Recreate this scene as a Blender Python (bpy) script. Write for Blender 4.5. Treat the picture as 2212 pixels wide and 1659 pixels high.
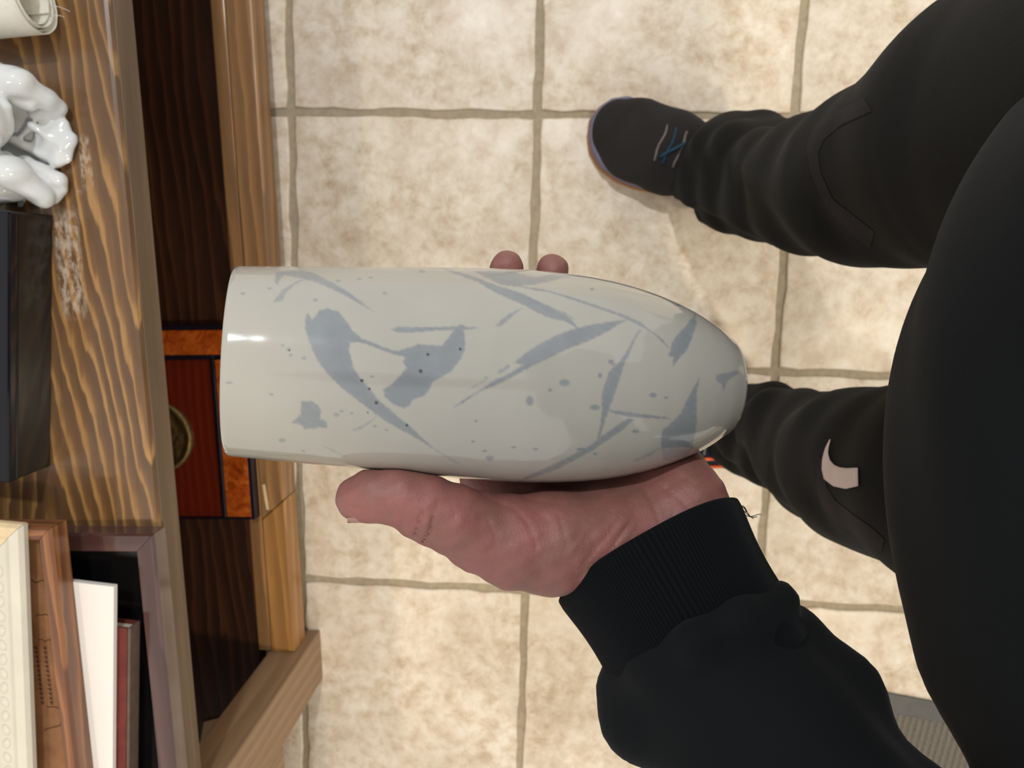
import bpy, bmesh, math, random
import numpy as np
from mathutils import Vector, Matrix
from mathutils.bvhtree import BVHTree
from mathutils.noise import noise as pnoise

random.seed(7); rng = np.random.default_rng(11)
sc = bpy.context.scene
for o in list(bpy.data.objects): bpy.data.objects.remove(o)
COL = sc.collection

# ------------------------------------------------------------------ camera
W, H, F = 2212.0, 1659.0, 1650.0
HC = 1.2316                                   # height of the phone above the floor
def _rot(rx, ry, rz):
    cx, sx, cy, sy, cz, sz = math.cos(rx), math.sin(rx), math.cos(ry), math.sin(ry), math.cos(rz), math.sin(rz)
    return np.array([[cz,-sz,0],[sz,cz,0],[0,0,1]]) @ np.array([[cy,0,sy],[0,1,0],[-sy,0,cy]]) @ np.array([[1,0,0],[0,cx,-sx],[0,sx,cx]])
R = _rot(.0706, .1573, .0336) @ np.array([[0,1,0],[-1,0,0],[0,0,1]], float)
C = np.array([0, 0, HC])
cam = bpy.data.cameras.new('camera'); camo = bpy.data.objects.new('camera', cam); COL.objects.link(camo)
M4 = Matrix([list(R[0])+[0], list(R[1])+[0], list(R[2])+[HC], [0,0,0,1]])
camo.matrix_world = M4
cam.sensor_fit = 'HORIZONTAL'; cam.sensor_width = 36; cam.lens = F*36/W
cam.clip_start = .02
cam.dof.use_dof = True; cam.dof.focus_distance = .37; cam.dof.aperture_fstop = 17
sc.camera = camo

# ------------------------------------------------------------------ light
world = bpy.data.worlds.new('room_light'); sc.world = world; world.use_nodes = True
bg = world.node_tree.nodes['Background']; bg.inputs[0].default_value = (1.0, .97, .92, 1); bg.inputs[1].default_value = .78
def lamp(name, loc, target, size, power, col):
    l = bpy.data.lights.new(name, 'AREA'); l.shape = 'DISK'; l.size = size; l.energy = power; l.color = col
    o = bpy.data.objects.new(name, l); COL.objects.link(o); o.location = loc
    o.rotation_euler = (Vector(target)-Vector(loc)).to_track_quat('-Z', 'Y').to_euler(); return o
def spot(name, loc, target, ang, power, col, blend=.5, rad=.04):
    l = bpy.data.lights.new(name, 'SPOT'); l.spot_size = math.radians(ang); l.spot_blend = blend; l.energy = power; l.color = col; l.shadow_soft_size = rad
    o = bpy.data.objects.new(name, l); COL.objects.link(o); o.location = loc
    o.rotation_euler = (Vector(target)-Vector(loc)).to_track_quat('-Z', 'Y').to_euler(); return o
lamp('ceiling_lamp', (1.15, .13, 2.6), (.2, 0, 0), .11, 23, (.93, .96, 1.0))
lamp('ceiling_lamp', (-.85, -1.15, 2.5), (-.7, -.6, 0), .16, 22, (1, .86, .66))
lamp('ceiling_lamp', (.55, -1.35, 2.5), (.3, -.6, 0), .16, 2.5, (1, .98, .93))
spot('warm_spot', (-1.05, 1.0, 2.45), (-.45, .66, .45), 34, 34, (1, .85, .66))
spot('warm_spot', (-1.25, .35, 2.45), (-.75, .10, 0), 42, 20, (1, .85, .62), .8)  # warm spot added to brighten this floor area; no known lamp here

sc.view_settings.view_transform = 'Standard'; sc.view_settings.look = 'None'
sc.view_settings.exposure = 0.0; sc.view_settings.gamma = 1.0; sc.view_settings.use_curve_mapping = False

# ------------------------------------------------------------------ pixel -> place (measured from the tile grid)
def ray(x, y): return R @ np.array([(x-W/2)/F, -(y-H/2)/F, -1.])
def atz(x, y, z=0.):
    d = ray(x, y); return C + d*((z-HC)/d[2])
def dep(x, y, t): return C + ray(x, y)*t
def rpx(r, t): return r*t/F
def proj(P):
    q = (P - C) @ R
    return W/2 + F*q[..., 0]/-q[..., 2], H/2 - F*q[..., 1]/-q[..., 2]

# ------------------------------------------------------------------ object helpers
def obj(name, me, mat=None, parent=None, loc=None, rot=None, kind=None):
    o = bpy.data.objects.new(name, me); COL.objects.link(o)
    if mat is not None:
        me.materials.clear(); me.materials.append(mat)
    if parent is not None: o.parent = parent
    if loc is not None: o.location = loc
    if rot is not None: o.rotation_euler = rot
    if kind: o['kind'] = kind
    return o
def tag(o, label, cat, group=None, kind=None):
    o['label'] = label; o['category'] = cat
    if group: o['group'] = group
    if kind: o['kind'] = kind
    return o
def thing(name, label, cat, loc=(0,0,0), rz=0., group=None):
    o = bpy.data.objects.new(name, None); COL.objects.link(o); o.empty_display_size = .05
    o.location = loc; o.rotation_euler = (0, 0, rz); return tag(o, label, cat, group)
def wparent(o, p):
    """parent o (built in world coordinates) under p"""
    o.parent = p; o.matrix_parent_inverse = p.matrix_basis.inverted(); return o
def np_mesh(name, V, Fq, smooth=True):
    V = np.asarray(V, np.float32); Fq = np.asarray(Fq, np.int32); n = Fq.shape[1]
    me = bpy.data.meshes.new(name)
    me.vertices.add(len(V)); me.vertices.foreach_set('co', V.ravel())
    me.loops.add(Fq.size); me.loops.foreach_set('vertex_index', Fq.ravel())
    me.polygons.add(len(Fq)); me.polygons.foreach_set('loop_start', np.arange(0, Fq.size, n, dtype=np.int32))
    me.update(calc_edges=True)
    if smooth: me.polygons.foreach_set('use_smooth', np.ones(len(Fq), bool))
    return me
def bm_mesh(bm, name, smooth=False):
    bmesh.ops.recalc_face_normals(bm, faces=bm.faces)
    me = bpy.data.meshes.new(name); bm.to_mesh(me); bm.free()
    if smooth:
        for p in me.polygons: p.use_smooth = True
    return me
def box_me(name, x0, x1, y0, y1, z0, z1, bev=.002, seg=2):
    bm = bmesh.new(); bmesh.ops.create_cube(bm, size=1)
    for v in bm.verts:
        v.co.x = x0 if v.co.x < 0 else x1; v.co.y = y0 if v.co.y < 0 else y1; v.co.z = z0 if v.co.z < 0 else z1
    if bev: bmesh.ops.bevel(bm, geom=list(bm.edges), offset=bev, segments=seg, affect='EDGES', profile=.6)
    return bm_mesh(bm, name)
def prism_me(name, pts, z0, z1, bev=.0015):
    bm = bmesh.new(); lo = [bm.verts.new((x, y, z0)) for x, y in pts]; hi = [bm.verts.new((x, y, z1)) for x, y in pts]
    n = len(pts); bm.faces.new(lo[::-1]); bm.faces.new(hi)
    for i in range(n): bm.faces.new((lo[i], lo[(i+1) % n], hi[(i+1) % n], hi[i]))
    bmesh.ops.recalc_face_normals(bm, faces=bm.faces)
    if bev: bmesh.ops.bevel(bm, geom=list(bm.edges), offset=bev, segments=2, affect='EDGES', profile=.6)
    return bm_mesh(bm, name)
def tube_me(name, pts, rad, n=8, closed=True):
    pts = [np.asarray(p, float) for p in pts]; m = len(pts)
    rad = [rad]*m if np.isscalar(rad) else rad
    V = []; up = np.array([.3, .2, .93])
    for i, p in enumerate(pts):
        d = pts[min(i+1, m-1)] - pts[max(i-1, 0)]; d /= np.linalg.norm(d)+1e-9
        a = np.cross(d, up); a /= np.linalg.norm(a)+1e-9; b = np.cross(d, a)
        for k in range(n):
            t = 2*math.pi*k/n; V.append(p + rad[i]*(math.cos(t)*a + math.sin(t)*b))
    Fq = [[i*n+k, i*n+(k+1) % n, (i+1)*n+(k+1) % n, (i+1)*n+k] for i in range(m-1) for k in range(n)]
    me = bpy.data.meshes.new(name); fs = Fq + ([list(range(n))[::-1], list(range((m-1)*n, m*n))] if closed else [])
    me.from_pydata([tuple(v) for v in V], [], fs); me.update()
    for p in me.polygons: p.use_smooth = True
    return me

# ------------------------------------------------------------------ soft body shapes: distance fields -> mesh
def grid(lo, hi, h):
    ax = [np.arange(lo[i], hi[i]+h, h, dtype=np.float32) for i in range(3)]
    return np.meshgrid(*ax, indexing='ij')
def smin(a, b, k):
    if k <= 0: return np.minimum(a, b)
    t = np.clip(.5 + .5*(b-a)/k, 0, 1); return b*(1-t) + a*t - k*t*(1-t)
def cone(G, a, b, ra, rb, flat=None):
    X, Y, Z = G; a = np.asarray(a, np.float32); b = np.asarray(b, np.float32); d = b-a; L2 = float(d @ d)+1e-12
    px, py, pz = X-a[0], Y-a[1], Z-a[2]
    t = np.clip((px*d[0]+py*d[1]+pz*d[2])/L2, 0, 1)
    qx, qy, qz = px-t*d[0], py-t*d[1], pz-t*d[2]
    if flat is not None:                      # (direction, factor): thinner along a direction
        n, f = flat; s = (qx*n[0]+qy*n[1]+qz*n[2])*(1/f-1); qx, qy, qz = qx+s*n[0], qy+s*n[1], qz+s*n[2]
    return np.sqrt(qx*qx+qy*qy+qz*qz) - (ra+(rb-ra)*t)
def ell(G, c, r):
    X, Y, Z = G; return (np.sqrt(((X-c[0])/r[0])**2+((Y-c[1])/r[1])**2+((Z-c[2])/r[2])**2)-1)*min(r)
def nets(D, lo, h):
    s = D < 0; nx, ny, nz = D.shape
    c = np.zeros((nx-1, ny-1, nz-1), np.int8)
    cr = [(i, j, k) for i in (0,1) for j in (0,1) for k in (0,1)]
    sub = lambda A, o: A[o[0]:o[0]+nx-1, o[1]:o[1]+ny-1, o[2]:o[2]+nz-1]
    for o in cr: c += sub(s, o)
    act = (c > 0) & (c < 8); ci = np.argwhere(act)
    acc = np.zeros((len(ci), 3), np.float32); cnt = np.zeros(len(ci), np.float32)
    g = lambda o: D[ci[:,0]+o[0], ci[:,1]+o[1], ci[:,2]+o[2]]
    for ax in range(3):
        for o in cr:
            if o[ax]: continue
            e = list(o); e[ax] = 1; a, b = g(o), g(e); m = (a < 0) != (b < 0)
            t = np.where(m, a/np.where(m, a-b, 1), 0); P = np.tile(np.array(o, np.float32), (len(ci), 1)); P[:, ax] += t
            acc[m] += P[m]; cnt[m] += 1
    V = (ci + acc/cnt[:, None])*h + np.asarray(lo, np.float32)
    idx = -np.ones(act.shape, np.int32); idx[tuple(ci.T)] = np.arange(len(ci))
    Q = []
    for ax in range(3):
        b, d = (ax+1) % 3, (ax+2) % 3
        s0 = np.take(s, range(0, s.shape[ax]-1), ax); s1 = np.take(s, range(1, s.shape[ax]), ax)
        e = np.argwhere(s0 != s1); e = e[(e[:, b] > 0) & (e[:, d] > 0) & (e[:, b] < act.shape[b]) & (e[:, d] < act.shape[d])]
        ins = s0[tuple(e.T)]
        def at(db, dd):
            q = e.copy(); q[:, b] -= db; q[:, d] -= dd; return idx[tuple(q.T)]
        q = np.stack([at(1,1), at(0,1), at(0,0), at(1,0)], 1)
        q[~ins] = q[~ins][:, ::-1]; Q.append(q)
    Q = np.concatenate(Q); Q = Q[(Q >= 0).all(1)]
    return V, Q
def relax(V, Q, n=2, f=.5):
    E = np.concatenate([Q[:, [0,1]], Q[:, [1,2]], Q[:, [2,3]], Q[:, [3,0]]]); E = np.concatenate([E, E[:, ::-1]])
    cnt = np.bincount(E[:, 0], minlength=len(V))[:, None].astype(np.float32)
    for i in range(n):
        S = np.stack([np.bincount(E[:, 0], V[E[:, 1], k], len(V)) for k in range(3)], 1)
        g = f if i % 2 == 0 else -f*1.03
        V = V + g*(S/np.maximum(cnt, 1)-V)
    return V.astype(np.float32)
def sdf_mesh(name, fn, lo, hi, h, smooth=2):
    D = fn(grid(lo, hi, h)).astype(np.float32); V, Q = nets(D, lo, h)
    if smooth: V = relax(V, Q, smooth)
    return np_mesh(name, V, Q)

# ------------------------------------------------------------------ materials
def srgb(r, g, b): return tuple(((c/255/12.92) if c/255 <= .04045 else ((c/255+.055)/1.055)**2.4) for c in (r, g, b)) + (1,)
class Mat:
    def __init__(s, name, rough=.5, col=(.5,.5,.5,1), spec=.5, **kw):
        s.m = bpy.data.materials.new(name); s.m.use_nodes = True; s.nt = s.m.node_tree; s.b = s.nt.nodes['Principled BSDF']
        s.b.inputs['Roughness'].default_value = rough; s.b.inputs['Base Color'].default_value = col
        s.b.inputs['Specular IOR Level'].default_value = spec
        for k, v in kw.items(): s.b.inputs[k].default_value = v
    def n(s, t, **kw):
        n = s.nt.nodes.new('ShaderNode'+t)
        for k, v in kw.items():
            if hasattr(n, k) and k not in n.inputs: setattr(n, k, v)
            else: n.inputs[k].default_value = v
        return n
    def l(s, a, b): s.nt.links.new(a, b)
    def coord(s, out='Object', scale=(1,1,1), loc=(0,0,0), rot=(0,0,0), rnd=False):
        tc = s.n('TexCoord'); mp = s.n('Mapping'); mp.inputs['Scale'].default_value = scale; mp.inputs['Location'].default_value = loc; mp.inputs['Rotation'].default_value = rot
        src = tc.outputs[out]
        if rnd:
            oi = s.n('ObjectInfo'); mu = s.n('Math', operation='MULTIPLY'); mu.inputs[1].default_value = 37.; s.l(oi.outputs['Random'], mu.inputs[0])
            ad = s.n('VectorMath', operation='ADD'); s.l(src, ad.inputs[0]); s.l(mu.outputs[0], ad.inputs[1]); src = ad.outputs[0]
        s.l(src, mp.inputs['Vector']); return mp.outputs[0]
    def noise(s, vec, scale, detail=4, rough=.55, dist=0., out='Fac'):
        n = s.n('TexNoise'); n.inputs['Scale'].default_value = scale; n.inputs['Detail'].default_value = detail; n.inputs['Roughness'].default_value = rough; n.inputs['Distortion'].default_value = dist
        s.l(vec, n.inputs['Vector']); return n.outputs[out]
    def ramp(s, fac, stops, interp='LINEAR'):
        r = s.n('ValToRGB'); r.color_ramp.interpolation = interp; e = r.color_ramp.elements
        while len(e) < len(stops): e.new(.5)
        for i, (p, c) in enumerate(stops): e[i].position = p; e[i].color = c if len(c) == 4 else tuple(c)+(1,)
        s.l(fac, r.inputs[0]); return r.outputs[0]
    def math(s, op, a, b=None, clamp=False):
        m = s.n('Math', operation=op); m.use_clamp = clamp
        for i, v in enumerate((a, b)):
            if v is None: continue
            if isinstance(v, (int, float)): m.inputs[i].default_value = v
            else: s.l(v, m.inputs[i])
        return m.outputs[0]
    def mix(s, fac, a, b, mode='MIX'):
        m = s.n('Mix', data_type='RGBA', blend_type=mode)
        for sock, v in ((m.inputs[0], fac), (m.inputs[6], a), (m.inputs[7], b)):
            if isinstance(v, (int, float, tuple)): sock.default_value = v
            else: s.l(v, sock)
        return m.outputs[2]
    def color(s, c): s.l(c, s.b.inputs['Base Color'])
    def rough(s, c): s.l(c, s.b.inputs['Roughness'])
    def bump(s, hgt, strength=.3, dist=.001):
        b = s.n('Bump'); b.inputs['Strength'].default_value = strength; b.inputs['Distance'].default_value = dist; s.l(hgt, b.inputs['Height']); s.l(b.outputs[0], s.b.inputs['Normal'])

def plain(name, col, rough=.5, spec=.5, nscale=60, amt=.12, bump=0., bdist=.001, **kw):
    m = Mat(name, rough, col, spec, **kw); v = m.coord()
    f = m.noise(v, nscale, 5)
    lo = tuple(c*(1-amt) for c in col[:3])+(1,); hi = tuple(min(1, c*(1+amt)) for c in col[:3])+(1,)
    m.color(m.ramp(f, [(.3, lo), (.7, hi)]))
    if bump: m.bump(m.noise(v, nscale*6, 4), bump, bdist)
    return m.m
def wood(name, dark, mid, light, freq=260., axis=0, tilt=.18, yc=.08, w=.02, rough=.38, amp=.5, spec=.5, cross=1, coat=0.):
    """grain running along an axis, with cathedral arches where the rings tip through the face"""
    m = Mat(name, rough, mid, spec); v = m.coord()
    if coat: m.b.inputs['Coat Weight'].default_value = coat; m.b.inputs['Coat Roughness'].default_value = .12
    sep = m.n('SeparateXYZ'); m.l(v, sep.inputs[0]); ax = sep.outputs[axis]; cr = sep.outputs[cross]
    other = sep.outputs[3-axis-cross]
    sc_ = [14., 14., 14.]; sc_[axis] = 3.0
    wob = m.noise(m.coord(scale=tuple(sc_)), 1.0, 4, .55)
    sc2 = [170., 170., 170.]; sc2[axis] = 9.
    fine = m.noise(m.coord(scale=tuple(sc2)), 1.0, 4, .6)
    d = m.math('SUBTRACT', cr, yc); d2 = m.math('ADD', m.math('MULTIPLY', d, d), w*w)
    h = m.math('ADD', m.math('SQRT', d2), m.math('MULTIPLY', ax, tilt))
    h = m.math('ADD', h, m.math('MULTIPLY', other, .7))
    h = m.math('ADD', h, m.math('MULTIPLY', wob, .11*amp))
    saw = m.math('FRACT', m.math('MULTIPLY', h, freq/(2*math.pi)))
    saw = m.math('ADD', saw, m.math('MULTIPLY', m.math('SUBTRACT', fine, .5), .34))
    base = m.ramp(saw, [(.0, light), (.10, light), (.30, mid), (.62, dark), (.92, dark), (1., light)])
    blot = m.noise(m.coord(scale=(12, 12, 12)), 1.0, 3)
    c = m.mix(m.ramp(blot, [(.35, (0,0,0)), (.75, (1,1,1))]), base, m.mix(.55, base, mid))
    c = m.mix(m.math('MULTIPLY', fine, .45), c, dark)
    m.color(c); m.rough(m.ramp(fine, [(.3, (rough*.8,)*3), (.8, (min(1, rough*1.3),)*3)]))
    m.bump(fine, .25, .0004)
    return m.m

M_tile = Mat('stone_look_tile', .34, spec=.5); v = M_tile.coord(rnd=True)
n1 = M_tile.noise(v, 26, 8, .66, .35); n2 = M_tile.noise(v, 66, 6, .62, .3); n3 = M_tile.noise(v, 8, 3, .5)
ca = M_tile.ramp(n1, [(.32, srgb(188, 166, 139)), (.44, srgb(214, 201, 182)), (.54, srgb(232, 224, 211)), (.68, srgb(245, 242, 235))])
cb = M_tile.ramp(n2, [(.32, srgb(186, 163, 137)), (.47, srgb(222, 211, 195)), (.68, srgb(248, 245, 239))])
cc = M_tile.mix(.38, ca, cb)
oi = M_tile.n('ObjectInfo')
tint = M_tile.ramp(oi.outputs['Random'], [(0, srgb(255, 249, 240)), (.5, srgb(248, 241, 229)), (1, srgb(255, 246, 232))])
cc = M_tile.mix(1., cc, tint, 'MULTIPLY')
cc = M_tile.mix(M_tile.ramp(n3, [(.4, (0,0,0)), (.75, (.35,.35,.35))]), cc, srgb(212, 196, 176))
M_tile.color(cc); M_tile.bump(n1, .3, .0012); M_tile.rough(M_tile.ramp(n2, [(.3, (.30,)*3), (.7, (.46,)*3)])); M_tile = M_tile.m
M_grout = plain('grout', srgb(168, 154, 130), .85, .3, 120, .14, .4, .001)

M_pine = wood('stained_pine', srgb(88, 63, 40), srgb(116, 82, 48), srgb(172, 130, 76), 400, 0, .13, .125, .010, .34, .5, coat=.3)
M_rail = wood('varnished_rail', srgb(126, 90, 56), srgb(154, 112, 68), srgb(174, 128, 78), 300, 0, .03, .3, .02, .42, .3, coat=.05)
M_rail2 = wood('varnished_rail_light', srgb(148, 104, 56), srgb(172, 122, 66), srgb(188, 136, 76), 300, 0, .05, .3, .02, .42, .4, coat=.05)
M_dark = wood('dark_brown_panel', srgb(44, 24, 14), srgb(62, 34, 18), srgb(84, 48, 26), 300, 0, .05, .3, .02, .42, .5)  # darker, redder brown than the rails
M_post = wood('tan_post', srgb(140, 111, 82), srgb(150, 120, 90), srgb(160, 130, 99), 300, 2, .03, -.5, .02, .5, .3, cross=0)
M_trim = wood('grey_brown_trim', srgb(90, 70, 50), srgb(100, 78, 55), srgb(110, 87, 62), 240, 0, .02, .3, .02, .45, .3)

# ================================================================== SETTING: floor
T = .39; GX, GY = .2254, .4416
fl = obj('floor', box_me('floor', -1.9, 1.6, -1.7, 1.5, -.05, -.004, 0), M_grout, kind='structure')
fl['label'] = 'beige stone look tiled floor with tan grout joints'
def tile_me(k):
    r = random.Random(40+k); n = 12; a = T/2-.0060; pts = []
    for s in range(4):
        for i in range(n):
            u = -a+2*a*i/n; j = r.uniform(-.0022, .0020) if i else .0012
            p = [(u, -a+j), (a-j, u), (-u, a-j), (-a+j, -u)][s]; pts.append(p)
    N = len(pts); V = []; 
    for sc_, z in ((1., -.01), (1., -.0022), (.992, -.0004), (.984, 0.)): V += [(x*sc_, y*sc_, z) for x, y in pts]
    V.append((0, 0, 0))
    Fs = [(l*N+i, l*N+(i+1) % N, (l+1)*N+(i+1) % N, (l+1)*N+i) for l in range(3) for i in range(N)] + [(3*N+i, 3*N+(i+1) % N, 4*N) for i in range(N)]
    me = bpy.data.meshes.new('tile'); me.from_pydata(V, [], Fs); me.materials.append(M_tile)
    for p in me.polygons: p.use_smooth = p.index >= N
    return me
tms = [tile_me(k) for k in range(5)]
for i in range(-4, 4):
    for j in range(-4, 4):
        o = obj('tile', random.choice(tms), None, fl); o.location = (GX+T*(i+.5), GY+T*(j+.5), random.uniform(-.0004, .0004)); o.rotation_euler = (0, 0, random.choice([0, math.pi/2, math.pi, -math.pi/2]))

# ================================================================== display shelf
CA = .041; OY = .452
shelf = thing('display_shelf', 'low brown stained wooden display shelf with a lower deck, front post and thick top', 'shelf', (0, OY, 0), CA)
def loc2(P):                                   # world -> shelf coordinates
    x, y = P[0], P[1]-OY; c, s = math.cos(CA), math.sin(CA); return np.array([c*x+s*y, -s*x+c*y, P[2]])
def lz(x, y, z): return loc2(atz(x, y, z))
ZT = .452
def profile_board(name, x0, x1, prof):
    """board along x with a (y, z) profile"""
    bm = bmesh.new(); n = len(prof)
    a = [bm.verts.new((x0, y, z)) for y, z in prof]; b = [bm.verts.new((x1, y, z)) for y, z in prof]
    bm.faces.new(a); bm.faces.new(b[::-1])
    for i in range(n): bm.faces.new((a[i], b[i], b[(i+1) % n], a[(i+1) % n]))
    return bm_mesh(bm, name)
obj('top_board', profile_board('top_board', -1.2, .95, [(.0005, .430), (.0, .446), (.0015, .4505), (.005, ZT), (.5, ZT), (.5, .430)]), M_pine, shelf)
obj('front_trim', profile_board('front_trim', -1.2, .95, [(.012, .397), (.003, .406), (-.0008, .409), (-.0008, .444), (.0002, .4445), (.0004, .4297), (.03, .4297), (.03, .397)]), M_trim, shelf)
# front rail: two boards meeting in a diagonal joint
jx0, jx1 = lz(618, 1077, .08)[0], lz(566, 1122, .08)[0]
obj('base_rail', prism_me('base_rail', [(.95, .0), (.95, .041), (jx1, .041), (jx0, .0)], .03, .0805, .0035), M_rail, shelf)
obj('base_rail', prism_me('base_rail', [(jx0-.0006, .0), (jx1-.0006, .041), (-.648, .041), (-.648, 0)], .03, .0805, .0035), M_rail2, shelf)
obj('rail_backing', box_me('rail_backing', -.645, .95, .0415, .062, .03, .0795, .0015), M_rail, shelf)
obj('lower_deck', box_me('lower_deck', -1.2, .95, .0625, .5, .05, .0775, .001), M_dark, shelf)
obj('plinth', box_me('plinth', -.64, .95, .012, .03, 0, .031, .001), M_dark, shelf)
obj('back_panel', box_me('back_panel', -1.2, .95, .5, .515, .0, .452, .001), M_dark, shelf)
pp0, pp1 = lz(690, 1360, 0), lz(697, 1464, 0)
obj('post', box_me('post', pp1[0], pp0[0], -.016, .046, 0, .396, .003), M_post, shelf)
obj('apron', box_me('apron', -1.2, pp1[0]-.0005, -.015, .012, .19, .396, .003), M_post, shelf)
obj('end_post', box_me('end_post', .87, .95, .43, .499, 0, .05, .002), M_dark, shelf)
obj('end_post', box_me('end_post', -1.2, -1.12, .43, .499, 0, .05, .002), M_dark, shelf)

# worn pale scuff on the pine top (residue of an old label)
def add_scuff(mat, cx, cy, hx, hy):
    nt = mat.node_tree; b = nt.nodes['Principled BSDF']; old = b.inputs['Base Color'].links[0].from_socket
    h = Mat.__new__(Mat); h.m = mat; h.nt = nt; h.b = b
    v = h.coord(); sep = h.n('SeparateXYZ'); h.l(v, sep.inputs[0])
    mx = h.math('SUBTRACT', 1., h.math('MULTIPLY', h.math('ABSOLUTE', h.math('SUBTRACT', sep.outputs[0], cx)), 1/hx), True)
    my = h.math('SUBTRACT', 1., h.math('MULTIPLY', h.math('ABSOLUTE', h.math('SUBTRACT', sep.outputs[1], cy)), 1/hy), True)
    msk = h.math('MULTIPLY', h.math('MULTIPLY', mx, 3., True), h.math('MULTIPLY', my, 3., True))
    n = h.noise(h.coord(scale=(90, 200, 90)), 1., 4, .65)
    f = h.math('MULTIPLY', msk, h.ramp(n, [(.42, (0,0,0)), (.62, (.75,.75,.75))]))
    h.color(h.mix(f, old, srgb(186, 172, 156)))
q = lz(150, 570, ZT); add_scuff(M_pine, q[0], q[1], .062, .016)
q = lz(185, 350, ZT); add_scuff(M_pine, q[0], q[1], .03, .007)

def S(x, y, z): c, s = math.cos(CA), math.sin(CA); return (c*x-s*y, OY+s*x+c*y, z)

# ---- picture frames and flat things piled on the shelf end
def mitre_rail(name, L, w, t, prof=None, gap=.0003, bump=None):
    """rail along +x from 0 to L, outer edge at y=0, inner edge at y=w, mitred ends; prof: (y, z) top profile"""
    prof = prof or [(0, 0), (0, t*.85), (.002, t), (w-.002, t), (w, t*.85), (w, 0)]
    bm = bmesh.new()
    a = [bm.verts.new((y+gap, y, z)) for y, z in prof]; b = [bm.verts.new((L-y-gap, y, z)) for y, z in prof]
    bm.faces.new(a); bm.faces.new(b[::-1])
    n = len(prof)
    for i in range(n): bm.faces.new((a[i], b[i], b[(i+1) % n], a[(i+1) % n]))
    return bm_mesh(bm, name)
def picture_frame(name, label, corner, ang, LX, LY, w, t, mat, panel_mat, z, prof=None, end_mat=None):
    """corner = front right corner in shelf coordinates; the frame runs to -x and +y"""
    e = thing(name, label, 'picture frame', S(corner[0], corner[1], z), CA+ang)
    m1 = mitre_rail('frame_rail', LX, w, t, prof); m2 = mitre_rail('frame_rail', LY, w, t, prof)
    obj('frame_rail', m1, mat, e, (-LX, 0, 0))
    obj('frame_rail', m1.copy(), mat, e, (0, LY, 0), (0, 0, math.pi))
    obj('frame_rail', m2, end_mat or mat, e, (0, 0, 0), (0, 0, math.pi/2))
    obj('frame_rail', m2.copy(), mat, e, (-LX, LY, 0), (0, 0, -math.pi/2))
    pn = obj('panel', box_me('panel', -LX+w*.8, -w*.8, w*.8, LY-w*.8, t*.28, t*.45, .0005), panel_mat, e)
    return e, pn
M_gloss = wood('glossy_dark_frame', srgb(70, 46, 42), srgb(84, 58, 54), srgb(96, 68, 62), 300, 0, .03, .3, .02, .12, .3, coat=.6)
M_black = plain('black_gloss', srgb(16, 15, 16), .10, .5, 30, .2)
M_blackbox = Mat('black_lacquer', .16, srgb(15, 14, 15), .5); v = M_blackbox.coord(scale=(8, 60, 60)); M_blackbox.color(M_blackbox.ramp(M_blackbox.noise(v, 1, 4), [(.3, srgb(10, 10, 12)), (.75, srgb(26, 22, 20))])); M_blackbox = M_blackbox.m
fB, _ = picture_frame('picture_frame', 'large glossy dark purple brown frame lying flat at the bottom of the pile', (-.298, -.008), 0., .66, .40, .021, .026, M_gloss, M_black, ZT)

M_maroon = plain('maroon_cloth', srgb(98, 38, 32), .6, .3, 80, .2, .2)
M_greybr = plain('grey_brown_cloth', srgb(94, 78, 68), .55, .3, 90, .15, .2)
M_page = plain('paper_pages', srgb(206, 196, 176), .8, .2, 200, .08)
bk = thing('book', 'maroon clothbound book with a grey brown spine lying flat on the dark frame', 'book', S(-.396, .015, ZT+.0262), CA-.11)
obj('cover', box_me('cover', -.21, 0, .0035, .15, .0165, .0195, .0008), M_maroon, bk)
obj('cover', box_me('cover', -.21, 0, .0035, .15, 0, .003, .0008), M_maroon, bk)
obj('spine', box_me('spine', -.21, 0, 0, .0032, 0, .0195, .0012), M_greybr, bk)
obj('pages', box_me('pages', -.206, -.004, .0036, .146, .0031, .0164, .0003), M_page, bk)

M_white = plain('white_board', srgb(228, 224, 219), .6, .3, 12, .02)
wb = thing('canvas_board', 'blank white canvas board lying on the maroon book under a wooden frame', 'canvas', S(-.345, .023, ZT+.0458), CA-.11)
obj('face', box_me('face', -.28, 0, 0, .2, .0015, .0085, .0006), M_white, wb)
obj('backing', box_me('backing', -.279, -.001, .001, .199, 0, .0014, .0002), plain('board_backing', srgb(176, 152, 118), .8), wb)

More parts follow.
